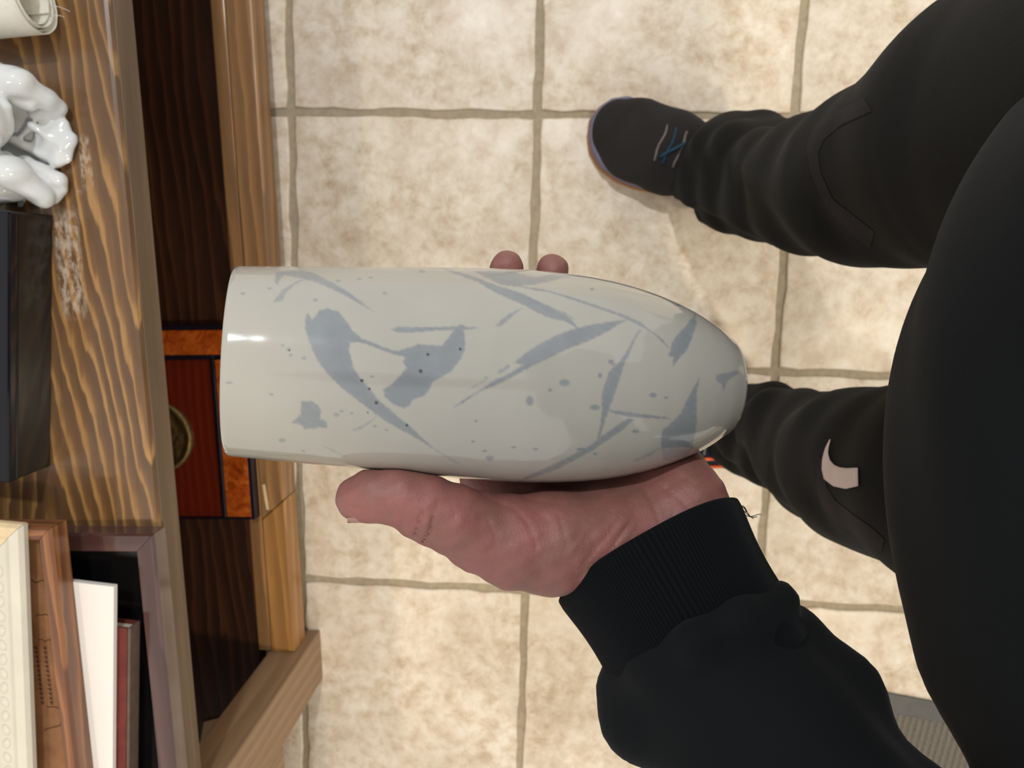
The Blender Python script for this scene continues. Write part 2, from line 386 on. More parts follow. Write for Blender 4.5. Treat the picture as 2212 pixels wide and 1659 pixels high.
M_frame2 = wood('worn_walnut_frame', srgb(96, 58, 34), srgb(132, 82, 46), srgb(160, 106, 62), 500, 0, .02, .3, .02, .35, .3, coat=.3)
M_kraft = Mat('aged_brown_paper', .6, spec=.3); v = M_kraft.coord(); M_kraft.color(M_kraft.ramp(M_kraft.noise(v, 22, 6, .6), [(.3, srgb(112, 74, 48)), (.55, srgb(136, 96, 64)), (.75, srgb(150, 110, 78))])); M_kraft = M_kraft.m
z2 = ZT+.0545
fr2, pn2 = picture_frame('picture_frame', 'worn brown wooden frame around an aged brown document with handwriting', (-.272, .0665), -.004, .42, .30, .014, .026, M_frame2, M_kraft, z2)
M_ink = plain('brown_ink', srgb(66, 44, 36), .8, .2)
def ink_strips(lines, z, w=.0008):
    V, Fs = [], []
    for ln in lines:
        for (x0, y0), (x1, y1) in zip(ln[:-1], ln[1:]):
            d = np.array([x1-x0, y1-y0]); L = np.hypot(*d)+1e-9; nn = np.array([-d[1], d[0]])/L*w/2; b = len(V)
            for sx, (px_, py_) in ((1, (x0, y0)), (-1, (x0, y0)), (-1, (x1, y1)), (1, (x1, y1))):
                V.append((px_+sx*nn[0], py_+sx*nn[1], z))
            Fs.append((b, b+1, b+2, b+3))
            for q in range(4): V.append((V[b+q][0], V[b+q][1], z-.00012))
            Fs.append((b+4, b+5, b+6, b+7)); 
            for q in range(4): Fs.append((b+q, b+(q+1) % 4, b+4+(q+1) % 4, b+4+q))
    me = bpy.data.meshes.new('handwriting'); me.from_pydata(V, [], Fs); return me
rr = random.Random(3); lines = []
for cx in (-.062, -.10, -.128, -.205): lines.append([(cx+rr.uniform(-.002,.002), .012+.0035*i) for i in range(8)])
for row in range(3):                                  # rows of cursive-like strokes running along the frame
    y = .018+row*.010; x = -.135
    while x > -.20:
        lines.append([(x, y), (x-.0012, y+.004), (x-.0026, y+.0005), (x-.0036, y+.003)]); x -= .0052
lines.append([(-.218-.002*i, .013+.004*i+.003*math.sin(i*1.3)) for i in range(8)])
obj('handwriting', ink_strips(lines, .0122), M_ink, fr2, kind='stuff')
obj('paper_slip', prism_me('paper_slip', [(-.175, .0105), (-.34, .0105), (-.34, .026), (-.26, .020)], .0125, .0129, 0), plain('slip_paper', srgb(206, 192, 178), .7, .3), fr2)

M_cream = plain('cream_painted_wood', srgb(206, 201, 186), .42, .5, 30, .05, .15)
M_cream2 = plain('yellowed_cream', srgb(218, 196, 158), .5, .4, 50, .12, .15)
cp = [(0, 0), (0, .006), (.003, .0105), (.012, .0115), (.017, .0085), (.019, .0078), (.034, .0078), (.036, .010), (.043, .010), (.046, .006), (.046, 0)]
fr3, pn3 = picture_frame('picture_frame', 'cream painted frame with an embossed leaf border on top of the pile', (-.266, .0885), -.085, .36, .28, .046, .012, M_cream, M_white, z2+.0262, cp, M_cream2)
lf = bmesh.new(); bmesh.ops.create_uvsphere(lf, u_segments=10, v_segments=6, radius=1)
for v_ in lf.verts: v_.co.x *= .0075*(1-.25*abs(v_.co.y)); v_.co.y *= .0048; v_.co.z *= .0022
lfm = bm_mesh(lf, 'embossed_leaf', True)
for i in range(19): obj('embossed_leaf', lfm, M_cream, fr3, (-.052-.0158*i, .0265, .0076), (0, 0, .35 if i % 2 else -.2))

# ---- black lacquer box
bb = thing('lacquer_box', 'long glossy black lacquer box between the white figurine and the pile of frames', 'box', S(.04, .082, ZT), CA-.128)
obj('body', box_me('body', -.272, 0, 0, .16, .0, .052, .002, 3), M_blackbox, bb)
M_navy = plain('blue_black_gloss', srgb(16, 18, 25), .08, .35, 20, .1)
obj('lid', box_me('lid', -.2725, .0005, -.0006, .1606, .0522, .065, .003, 3), M_navy, bb)

# ---- rolled canvas
rc = lz(100, -6, ZT+.034); RR = .0345
ro = thing('paper_roll', 'rolled sheet of off white canvas with frayed open end', 'paper roll', S(rc[0], lz(122, 10, ZT)[1], ZT), CA+.05)
def roll_me():
    nt, ny = 210, 16; V = []; turns = 4.6
    for i in range(nt+1):
        a = i/nt*turns*2*math.pi - 2.0; r = .0205+(RR-.0205)*(i/nt)
        jag = .0012*pnoise(Vector((i*.35, 3.1, 0)))+.0016*math.sin(a*.5)
        for j in range(ny+1):
            y = jag*(1-j/ny)+.32*j/ny; V.append((r*math.cos(a), y, RR+r*math.sin(a)))
    Q = [[i*(ny+1)+j, i*(ny+1)+j+1, (i+1)*(ny+1)+j+1, (i+1)*(ny+1)+j] for i in range(nt) for j in range(ny)]
    return np_mesh('sheet', V, Q)
M_canvas = plain('off_white_canvas', srgb(214, 211, 199), .75, .2, 300, .05, .2)
sh = obj('sheet', roll_me(), M_canvas, ro); md = sh.modifiers.new('thickness', 'SOLIDIFY'); md.thickness = .0007
for k in range(5):
    a = -2.2+k*.5; r0 = RR*(.75+.06*k); p0 = np.array([r0*math.cos(a), 0, RR+r0*math.sin(a)])
    pts = [p0+np.array([.004*math.sin(2.2*s+k), -.014*s, .004*math.sin(3*s+k*2)-.002*s*s]) for s in np.linspace(-.2, 1, 7)]
    obj('thread', tube_me('thread', pts, .00028, 5), M_canvas, ro)

# ---- white porcelain figurine
def fig(G):
    p = lambda x, y, z: atz(x, y, z)
    X, Y, Z = G
    up = cone(G, p(-70, 165, .505), p(40, 178, .50), .022, .0125); up = smin(up, cone(G, p(40, 178, .50), p(100, 215, .476), .0125, .0095), .006); up = smin(up, cone(G, p(100, 217, .476), p(129, 230, .465), .0095, .0075), .005)
    up = smin(up, cone(G, p(20, 200, .495), p(64, 222, .487), .010, .0085), .004); up = smin(up, cone(G, p(75, 246, .468), p(118, 240, .464), .007, .0075), .004)
    lo = cone(G, p(-60, 350, .505), p(25, 372, .497), .022, .015); lo = smin(lo, cone(G, p(25, 372, .497), p(92, 424, .474), .015, .0115), .006)
    lo = smin(lo, cone(G, p(55, 358, .476), p(126, 388, .4635), .0095, .0085), .004); lo = smin(lo, cone(G, p(-40, 412, .48), p(40, 408, .475), .019, .011), .007)
    lo = smin(lo, cone(G, p(10, 340, .49), p(70, 390, .486), .007, .006), .003); lo = smin(lo, cone(G, p(112, 424, .461), p(133, 410, .459), .0085, .0065), .004)
    cup = cone(G, p(-12, 200, .510), p(12, 232, .508), .0055, .0055); cup = smin(cup, cone(G, p(12, 232, .508), p(14, 280, .505), .0055, .006), .003); cup = smin(cup, cone(G, p(14, 280, .505), p(-18, 312, .507), .006, .0065), .003)
    cup = smin(cup, cone(G, p(-70, 260, .47), p(-60, 260, .52), .03, .03), .004)
    fan = ell(G, p(118, 305, .459), (.027, .0225, .0085)); fan = smin(fan, cone(G, p(66, 268, .470), p(140, 322, .463), .0035, .003), .003); fan = smin(fan, cone(G, p(32, 302, .468), p(125, 352, .461), .0045, .004), .003); fan = smin(fan, cone(G, p(70, 270, .469), p(40, 300, .468), .003, .003), .002)
    d = smin(up, lo, .003); d = smin(d, cup, .003); d = smin(d, fan, .003)
    d = np.minimum(d, ell(G, p(40, 300, .4535), (.062, .045, .006)))
    d = d+.0009*np.sin(X*260+Y*120)*np.sin(Y*230-Z*160)
    return np.maximum(d, ZT+.0003-Z)
q = S(.1, .11, ZT)
M_porc = plain('white_porcelain', srgb(204, 207, 208), .12, .5, 12, .03)
fg = thing('figurine', 'glossy white porcelain figurine with spread limbs beside the black box', 'figurine', q, 0)
fo = obj('body', sdf_mesh('body', fig, (q[0]-.12, q[1]-.09, ZT-.004), (q[0]+.11, q[1]+.12, ZT+.105), .0021, 2), M_porc); wparent(fo, fg)

# ---- lacquered wooden boxes and brass disc on the lower deck
M_burl = Mat('orange_burl_veneer', .18, spec=.5); v = M_burl.coord(scale=(1, 1, 1)); M_burl.color(M_burl.ramp(M_burl.noise(v, 55, 6, .65, 1.2), [(.3, srgb(120, 46, 14)), (.5, srgb(178, 82, 26)), (.7, srgb(206, 112, 44))])); M_burl.b.inputs['Coat Weight'].default_value = .5; M_burl = M_burl.m
M_redtop = wood('dark_red_lacquer', srgb(92, 28, 15), srgb(102, 33, 17), srgb(112, 40, 20), 420, 0, .02, .3, .02, .2, .3, coat=.4)
M_edge = plain('black_edge_lacquer', srgb(24, 20, 30), .14, .5, 30, .1)
ZD = .0797; PZ = .0995
px0, px1 = lz(551, 1123, PZ)[0], lz(425, 703, PZ)[0]; pyf = lz(550, 1090, PZ)[1]; pyi = lz(470, 1000, PZ)[1]; pxi = lz(425, 778, PZ)[0]; pyb = pyf+.27
pq = thing('wooden_plaque', 'dark red lacquered wooden plaque with orange burl border and black edging on the lower deck', 'plaque', S(px0, pyf, ZD), CA)
PW, PI, PE, PH = px1-px0, pyi-pyf, px1-pxi, PZ-ZD; t = .0036
obj('base', box_me('base', t, PW-t, t, pyb-pyf-t, 0, .008, .0006), M_edge, pq)
obj('panel', box_me('panel', t, PW-PE, PI, pyb-pyf-t, .008, PH-.004, .0006), M_redtop, pq)
obj('border_rail', box_me('border_rail', t+.0004, PW-PE, 2*t, PI-.0075, .008, PH-.0016, .0012), M_burl, pq)
obj('border_rail', box_me('border_rail', PW-PE+.0078, PW-2*t, 2*t, pyb-pyf-t, .008, PH-.0016, .0012), M_burl, pq)
obj('edge_strip', box_me('edge_strip', 0, PW, 0, 2*t-.0003, .0, PH, .0022, 3), M_edge, pq)
obj('edge_strip', box_me('edge_strip', 0, t, 2*t, pyb-pyf, .0, PH-.0005, .0012), M_edge, pq)
obj('edge_strip', box_me('edge_strip', PW-2*t+.0003, PW, 2*t, pyb-pyf, .0, PH, .0018), M_edge, pq)
obj('edge_strip', box_me('edge_strip', t, PW-PE, PI-.0072, PI-.0003, .008, PH+.0012, .0024, 3), M_edge, pq)
obj('edge_strip', box_me('edge_strip', PW-PE+.0003, PW-PE+.0075, PI-.0072, pyb-pyf-t, .008, PH+.0008, .0024, 3), M_edge, pq)
dc = lz(338, 945, .10)
disc_r = .058
def disc_me():
    nr, na = 26, 72; V = []; prof = [(0, .004), (.3, .0045), (.55, .0055), (.8, .005), (.86, .0075), (.93, .008), (.98, .0065), (1., .003), (1., .0)]
    for i in range(nr+1):
        u = i/nr; r = disc_r*u if i < nr else disc_r; z = np.interp(u, [p[0] for p in prof[:-1]], [p[1] for p in prof[:-1]])
        for k in range(na):
            a = 2*math.pi*k/na; zz = z+(.0016*pnoise(Vector((r*math.cos(a)*120, r*math.sin(a)*120, 1.7))) if .05 < u < .85 else 0)
            V.append((r*math.cos(a), r*math.sin(a), zz))
    for k in range(na): a = 2*math.pi*k/na; V.append((disc_r*math.cos(a), disc_r*math.sin(a), 0))
    Q = [[i*na+k, i*na+(k+1) % na, (i+1)*na+(k+1) % na, (i+1)*na+k] for i in range(nr+1) for k in range(na)]
    return np_mesh('brass_disc', V, Q)
M_brass = plain('aged_brass', srgb(124, 104, 62), .38, .5, 160, .3, .5, .001, Metallic=.85)
bd = obj('brass_disc', disc_me(), M_brass, None, S(dc[0], dc[1], PZ-.0038)); tag(bd, 'round embossed aged brass disc lying on the red wooden plaque', 'disc')
s0, s1 = atz(570, 1046, .0808), atz(579, 1101, .0808)
sp = obj('wood_splinter', box_me('wood_splinter', 0, float(np.linalg.norm(s1-s0)), -.0024, .0024, 0, .0022, .0008), plain('pale_wood', srgb(214, 186, 140), .6), None, tuple(s0), (0, 0, math.atan2(s1[1]-s0[1], s1[0]-s0[0])))
tag(sp, 'thin pale wooden splinter lying on the base rail', 'splinter')

cb = [loc2(atz(x, y, .0795)) for x, y in ((440,1560),(512,1541),(478,1640),(440,1740),(410,1720))]  # added flat tan piece standing in for light falling on the deck
cs_ = obj('lit_deck_patch', prism_me('lit_deck_patch', [(q_[0], q_[1]) for q_ in cb], 0, .0016, .0003), plain('lit_deck_tan', srgb(176, 146, 112), .8, .2, 40, .06), None, (0, OY, .0778), (0, 0, CA))
tag(cs_, 'flat tan patch standing in for light on the lower deck behind the front post', 'light patch')

# ---- ribbed floor mat
e0, e1 = atz(1888, 1489, 0), atz(2062, 1521, 0); dv = e1-e0; dv /= np.linalg.norm(dv); nv = np.array([dv[1], -dv[0], 0])
if nv[0] > 0: nv = -nv
ang = math.atan2(dv[1], dv[0])
mt = thing('floor_mat', 'grey ribbed floor mat with a dark rubber border behind the person', 'mat', tuple(e0), ang)
sg = 1 if (-math.sin(ang)*nv[0]+math.cos(ang)*nv[1]) > 0 else -1
M_rub = plain('grey_rubber', srgb(92, 90, 86), .55, .4, 60, .1, .2)
bw = .034
def brd(x0, x1, y0, y1):
    y0, y1 = sorted((y0*sg, y1*sg)); obj('border', box_me('border', x0, x1, y0, y1, .0006, .0062, .0024), M_rub, mt)
brd(-.16, .70, 0, bw); brd(-.16, -.16+bw, bw, .55); brd(.70-bw, .70, bw, .55); brd(-.16, .70, .55, .55+bw)
M_pile = plain('grey_mat_pile', srgb(124, 118, 108), .95, .1, 400, .25, .6, .001)
V = []; Q = []; x = -.16+bw; ys = np.linspace(bw, .55, 30)*sg
while x < .70-bw-.011:
    for y in ys:
        w_ = .0003*pnoise(Vector((x*300, y*60, 0)))
        for dx, z in ((0, .0025), (.0022, .0052), (.0058, .0054), (.0082, .0025), (.0108, .0025)): V.append((x+dx+w_, y, z))
    b = len(V)-5*len(ys)
    for j in range(len(ys)-1):
        for k in range(4): Q.append([b+j*5+k, b+j*5+k+1, b+(j+1)*5+k+1, b+(j+1)*5+k])
    x += .0108
o = obj('ribbed_pile', np_mesh('ribbed_pile', V, Q), M_pile, mt, kind='stuff')

# ================================================================== vase
VP0 = np.array([-.0501, .1579, .8796]); VA = np.array([-.0649, -.948, -.3115]); VA /= np.linalg.norm(VA); VL = .27421
VU = np.cross(VA, [0, 0, 1.]); VU /= np.linalg.norm(VU); VV = np.cross(VA, VU)
kn = np.array([0, .1, .25, .4, .5, .6, .7, .8, .87, .915, .938])*VL
kr = np.array([.0451, .0473, .0504, .0537, .0552, .0552, .0529, .0470, .0402, .0341, .0302])
def cspline(x, y, xq):
    n = len(x); h = np.diff(x); A = np.zeros((n, n)); b = np.zeros(n); A[0, 0] = A[-1, -1] = 1
    for i in range(1, n-1):
        A[i, i-1], A[i, i], A[i, i+1] = h[i-1], 2*(h[i-1]+h[i]), h[i]; b[i] = 6*((y[i+1]-y[i])/h[i]-(y[i]-y[i-1])/h[i-1])
    m = np.linalg.solve(A, b); i = np.clip(np.searchsorted(x, xq)-1, 0, n-2); d0 = x[i+1]-xq; d1 = xq-x[i]; hh = h[i]
    return m[i]*d0**3/(6*hh)+m[i+1]*d1**3/(6*hh)+(y[i]/hh-m[i]*hh/6)*d0+(y[i+1]/hh-m[i+1]*hh/6)*d1
def vase_r(s): return cspline(kn, kr, np.asarray(s, float))
def vase_axis(s): return VP0+VA*s
SE = kn[-1]
rings = [(SE-.012, .0005), (SE-.012, .012), (SE-.016, .024)]
for s in np.linspace(SE-.03, .004, 16): rings.append((s, float(vase_r(s))-.0045))
r0 = kr[0]; rings += [(.001, r0-.0044), (.0, r0-.0036), (-.0004, r0-.0024), (.0, r0-.001), (.0008, r0-.0002)]
out_s = np.linspace(.002, SE, 520); ro_ = vase_r(out_s)+.00003*np.sin(out_s*420)*np.sin(out_s*97)
rings += list(zip(out_s, ro_)); rings += [(SE+.0012, kr[-1]-.0008), (SE+.0030, kr[-1]-.0016), (SE+.0034, kr[-1]-.0030), (SE+.0030, kr[-1]-.0050), (SE+.0012, kr[-1]-.0064), (SE+.001, .012), (SE+.001, .0005)]
NA = 700; th = np.linspace(0, 2*np.pi, NA, endpoint=False); cs = np.cos(th)[:, None]*VU+np.sin(th)[:, None]*VV
rs = np.array(rings); VV3 = (VP0+VA*rs[:, :1])[:, None, :]+rs[:, 1][:, None, None]*cs[None]
NRg = len(rs); Vv = VV3.reshape(-1, 3)
ii = np.arange(NRg-1)[:, None]*NA; kk = np.arange(NA)[None]; k2 = (kk+1) % NA
Qv = np.stack([ii+kk, ii+NA+kk, ii+NA+k2, ii+k2], -1).reshape(-1, 4)
# brushwork: outlines of the grey-blue strokes, laid on the glaze
c4 = lambda L_: [(440+x/3.19, 540+y/3.19) for x, y in L_]
c5 = lambda L_: [(1000+x/3.191, 540+y/3.191) for x, y in L_]
STROKES = [
 (.95, c4([(705,445),(720,440),(745,480),(800,415),(850,403),(930,425),(975,480),(1030,560),(1090,610),(1180,645),(1290,690),(1340,695),(1450,660),(1480,648),(1560,655),(1640,660),(1690,600),(1730,540),(1760,515),(1795,520),(1800,600),(1800,690),(1760,770),(1700,840),(1620,885),(1580,910),(1550,970),(1525,1000),(1440,1035),(1420,1070),(1380,1090),(1300,1060),(1250,1010),(1235,960),(1290,930),(1350,870),(1400,810),(1370,770),(1390,740),(1300,715),(1180,672),(1080,635),(1010,640),(1000,690),(1030,800),(1060,860),(1140,950),(1200,1030),(1330,1140),(1440,1230),(1550,1335),(1600,1380),(1520,1330),(1400,1260),(1280,1195),(1180,1130),(1080,1050),(960,960),(860,860),(780,760),(730,640),(700,540)])),
 (.9, c4([(1290,545),(1340,530),(1600,532),(1740,525),(1890,535),(1840,548),(1600,555),(1450,568),(1340,570)])),
 (.9, c4([(670,1045),(740,1040),(790,1070),(810,1110),(800,1160),(850,1185),(850,1225),(790,1225),(700,1235),(660,1200),(605,1190),(640,1160),(670,1130)])),
 (.75, c4([(500,150),(640,140),(760,155),(850,205),(960,265),(1060,335),(1180,430),(1050,358),(940,297),(850,255),(740,212),(640,190),(560,175),(530,195),(510,240),(490,215)])),
 (.65, c4([(540,275),(600,240),(660,205),(690,205),(620,245),(570,290),(545,350),(480,360),(500,330),(525,300)])),
 (.85, [(952,579),(985,586)]+c5([(0,160),(100,190),(220,240),(310,268),(400,295),(480,335),(560,370),(640,410),(720,450),(770,500),(790,540),(700,490),(600,470),(480,415),(400,370),(300,330),(200,280),(100,220),(0,185)])),
 (.75, c5([(430,330),(520,370),(620,400),(700,430),(770,480),(700,450),(600,425),(500,385)])),
 (.85, c5([(80,150),(200,140),(350,145),(450,180),(520,188),(600,165),(700,168),(800,170),(870,180),(700,190),(600,218),(480,240),(350,252),(250,235),(150,185)])),
 (.85, c5([(380,250),(520,265),(700,310),(860,360),(1000,410),(1120,450),(1230,500),(1300,560),(1380,620),(1420,680),(1390,650),(1330,590),(1260,545),(1190,510),(1060,448),(900,392),(760,345),(600,292),(480,275)])),
 (.92, c5([(1130,480),(1060,522),(980,572),(880,622),(780,662),(700,692),(600,742),(500,788),(380,852),(280,908),(200,942),(100,982),(0,1055),(-60,1085),(0,1035),(120,965),(220,895),(300,862),(420,790),(350,780),(440,705),(540,640),(640,590),(740,550),(860,520),(980,500),(1060,488)])),
 (.7, c5([(230,845),(310,790),(330,800),(260,855)])),
 (.5, c5([(30,965),(110,915),(190,870),(180,885),(100,935)])),
 (.85, c5([(1235,545),(1185,620),(1145,720),(1105,800),(1085,880),(1052,980),(1022,1060),(1002,1120),(972,1200),(942,1300),(920,1310),(948,1200),(958,1100),(958,1000),(978,920),(1008,840),(1078,770),(1108,730),(1148,660),(1195,570)])),
 (.6, c5([(1000,760),(1030,755),(1060,800),(1040,810)])),
 (.9, c5([(1000,1103),(1100,1113),(1250,1133),(1400,1153),(1430,1165),(1300,1159),(1150,1152),(1050,1127)])),
 (.82, c5([(1190,1160),(1100,1240),(1000,1310),(900,1380),(800,1432),(650,1512),(500,1565),(380,1595),(460,1550),(600,1490),(740,1420),(860,1360),(960,1280),(1080,1200),(1130,1165)])),
 (.9, c5([(1600,440),(1612,500),(1582,600),(1542,690),(1480,760),(1450,805),(1448,740),(1418,730),(1440,640),(1480,580),(1540,520)])),
 (.88, c5([(1630,880),(1612,990),(1612,1100),(1612,1200),(1592,1310),(1582,1370),(1480,1362),(1370,1372),(1365,1300),(1375,1240),(1440,1190),(1500,1130),(1560,1000)])),
 (.5, c5([(1370,1372),(1480,1362),(1582,1370),(1550,1430),(1440,1460),(1380,1450)])),
 (.8, c5([(1745,860),(1800,850),(1880,830),(1910,845),(1840,890),(1812,920),(1800,970),(1780,920),(1750,905)])),
 (.8, c5([(415,398),(342,455),(275,518),(225,528),(250,495),(320,440)])),
 (.7, c5([(1620,432),(1700,450),(1800,530),(1845,560),(1740,522),(1660,465)])),
 (.5, c4([(1770,1052),(1850,1000),(1940,960),(1880,1000)])),
 (.6, c4([(1020,1240),(1100,1205),(1190,1150),(1110,1220),(1040,1248)])),
 (.45, c4([(820,1345),(900,1380),(1000,1430),(960,1420),(880,1385)])),
 (.5, c4([(1560,1345),(1680,1420),(1800,1490),(1700,1450),(1600,1385)])),
 (.5, c5([(1160,1450),(1280,1400),(1370,1360),(1290,1420),(1200,1460)])),
]
def E_(c, L_, op=.8): return [(op, c([(x, y)])[0], rx/3.19, ry/3.19) for x, y, rx, ry in L_]
DOTS = E_(c5, [(460,1040,30,40),(700,915,42,28),(945,865,15,20),(910,1085,42,20),(1310,1000,28,18),(1400,1018,14,8),(890,270,17,10),(1480,382,27,10),(185,1435,32,20),(820,1375,45,12),(1190,1250,28,12),(1020,770,20,16),(600,965,14,12),(500,1372,20,8),(350,1360,18,6),(910,1405,14,7),(150,1385,18,8),(70,1320,14,8),(90,1180,10,7)]) + \
 E_(c4, [(1250,298,17,10),(585,685,16,15),(600,725,13,11),(690,745,18,12),(545,658,12,8),(175,915,30,8),(925,212,22,8),(1505,148,28,10),(915,1135,22,15),(950,1110,18,8),(1020,1125,12,7),(255,575,22,12),(255,610,50,12),(540,1312,28,14),(685,1385,14,8),(1160,872,18,8),(465,995,18,8),(770,345,18,12),(455,265,16,8),(270,300,18,8),(1150,190,20,6),(1070,200,18,6),(1945,880,12,9),(1880,1175,10,7),(120,1140,14,8),(1180,1215,16,8),(1260,1240,14,7)], .62)
SPECKS = [(440+x/3.19, 540+y/3.19, r/3.19) for x, y, r in [(1495,835,14),(1768,683,10),(1545,720,11),(1090,900,11),(1190,1053,13),(1142,957,9),(1400,1207,10),(1130,1120,5),(590,690,6)]]
def stroke_mask(X, Y):
    m = np.zeros(len(X), np.float32); sp = np.zeros(len(X), np.float32)
    wob = 1.6*np.sin(X*.31+1.7*np.sin(Y*.13))*np.sin(Y*.27+1.3*np.sin(X*.11))
    strk = .5+.5*np.sin((X*.35-Y*.62)*.55+2*np.sin(X*.02))
    for op, P in STROKES:
        P = np.array(P); lo = P.min(0)-8; hi = P.max(0)+8
        I = np.where((X > lo[0]) & (X < hi[0]) & (Y > lo[1]) & (Y < hi[1]))[0]
        if not len(I): continue
        x, y = X[I], Y[I]; ins = np.zeros(len(I), bool); dmin = np.full(len(I), 1e9)
        for (x0, y0), (x1, y1) in zip(P, np.roll(P, -1, 0)):
            cnd = ((y0 > y) != (y1 > y)); ins ^= cnd & (x < (x1-x0)*(y-y0)/((y1-y0) if y1 != y0 else 1e-9)+x0)
            dx, dy = x1-x0, y1-y0; t = np.clip(((x-x0)*dx+(y-y0)*dy)/(dx*dx+dy*dy+1e-9), 0, 1)
            dmin = np.minimum(dmin, (x-x0-t*dx)**2+(y-y0-t*dy)**2)
        d = np.where(ins, 1, -1)*np.sqrt(dmin)+wob[I]*.6
        t = np.clip((d+3.)/6., 0, 1); t = t*t*(3-2*t)
        o_ = op*(1-.14*strk[I]*np.clip(1-d/14, 0, 1))
        m[I] = np.maximum(m[I], t*o_)
    for op, (cx, cy), rx, ry in DOTS:
        d = 1-np.sqrt(((X-cx)/(rx+1.2))**2+((Y-cy)/(ry+1.2))**2); m = np.maximum(m, op*np.clip(d*2.2, 0, 1))
    for cx, cy, r in SPECKS:
        d = 1-np.hypot(X-cx, Y-cy)/(r+1.); sp = np.maximum(sp, np.clip(d*1.8, 0, 1))
    return m, sp
facing = ((C-Vv)*(np.repeat(cs[None], NRg, 0).reshape(-1, 3))).sum(1)
out = np.zeros(NRg, bool); out[24:24+520] = True; outv = np.repeat(out, NA)
gl = np.zeros(len(Vv), np.float32); spk = np.zeros(len(Vv), np.float32)
PX, PY = proj(Vv)
fm = outv & (facing > -.004); gl[fm], spk[fm] = stroke_mask(PX[fm], PY[fm])
mirror = np.roll(VV3, NA//2, axis=1).reshape(-1, 3); MX, MY = proj(mirror)
bmk = outv & ~fm; gl[bmk], spk[bmk] = stroke_mask(2060-MX[bmk], MY[bmk])
vb = vase_axis(SE)
vme = np_mesh('vase', Vv-vb, Qv)
for nm, arr in (('brushwork', gl), ('speck', spk)):
    a_ = vme.attributes.new(nm, 'FLOAT', 'POINT'); a_.data.foreach_set('value', arr)
M_vase = Mat('pale_grey_glaze', .07, spec=.5)
at1 = M_vase.n('Attribute', attribute_name='brushwork'); at2 = M_vase.n('Attribute', attribute_name='speck')
v = M_vase.coord(); n = M_vase.noise(v, 30, 4)
base = M_vase.ramp(n, [(.3, srgb(169, 166, 157)), (.7, srgb(174, 171, 162))])
c = M_vase.mix(at1.outputs['Fac'], base, M_vase.ramp(M_vase.noise(v, 55, 3), [(.3, srgb(122, 128, 133)), (.7, srgb(134, 140, 145))]))
c = M_vase.mix(at2.outputs['Fac'], c, srgb(58, 60, 64)); M_vase.color(c)
M_vase.b.inputs['Coat Weight'].default_value = .3; M_vase.b.inputs['Coat Roughness'].default_value = .03
M_vase.rough(M_vase.ramp(at1.outputs['Fac'], [(0, (.10,)*3), (1, (.16,)*3)]))
va = obj('vase', vme, M_vase.m, None, tuple(vb)); tag(va, 'pale grey glazed ceramic vase with blue grey brushstrokes, held sideways in a hand', 'vase')

# ================================================================== person
per = thing('person', 'person in black sweatshirt, dark track pants and trainers holding the vase sideways in one hand', 'person', (-.06, -.30, 0), 0)
camup, camrt, camfw = R[:, 1], R[:, 0], -R[:, 2]
DN = -(camup-(camup@VA)*VA); DN /= np.linalg.norm(DN)
AW = np.cross(VA, DN); AW = AW if AW @ camfw > 0 else -AW
_s = np.linspace(0, VL, 400); _x = proj(VP0+VA*_s[:, None])[0]
def s_at(x): return float(np.interp(x, _x, _s))
def wrap(x, th, off):
    s = s_at(x); r = float(vase_r(min(s, SE)))+off; t = math.radians(th)
    return vase_axis(s)+r*(-math.cos(t)*DN+math.sin(t)*AW)
FINGERS = [  # (MCP x, tip x, MCP angle, tip angle, base radius, tip radius)
    (1085, 1020, 146, 50, .0100, .0082), (1165, 1106, 142, 20, .0104, .0092), (1250, 1209, 141, 19, .0102, .0092), (1335, 1305, 146, 62, .0088, .0072)]
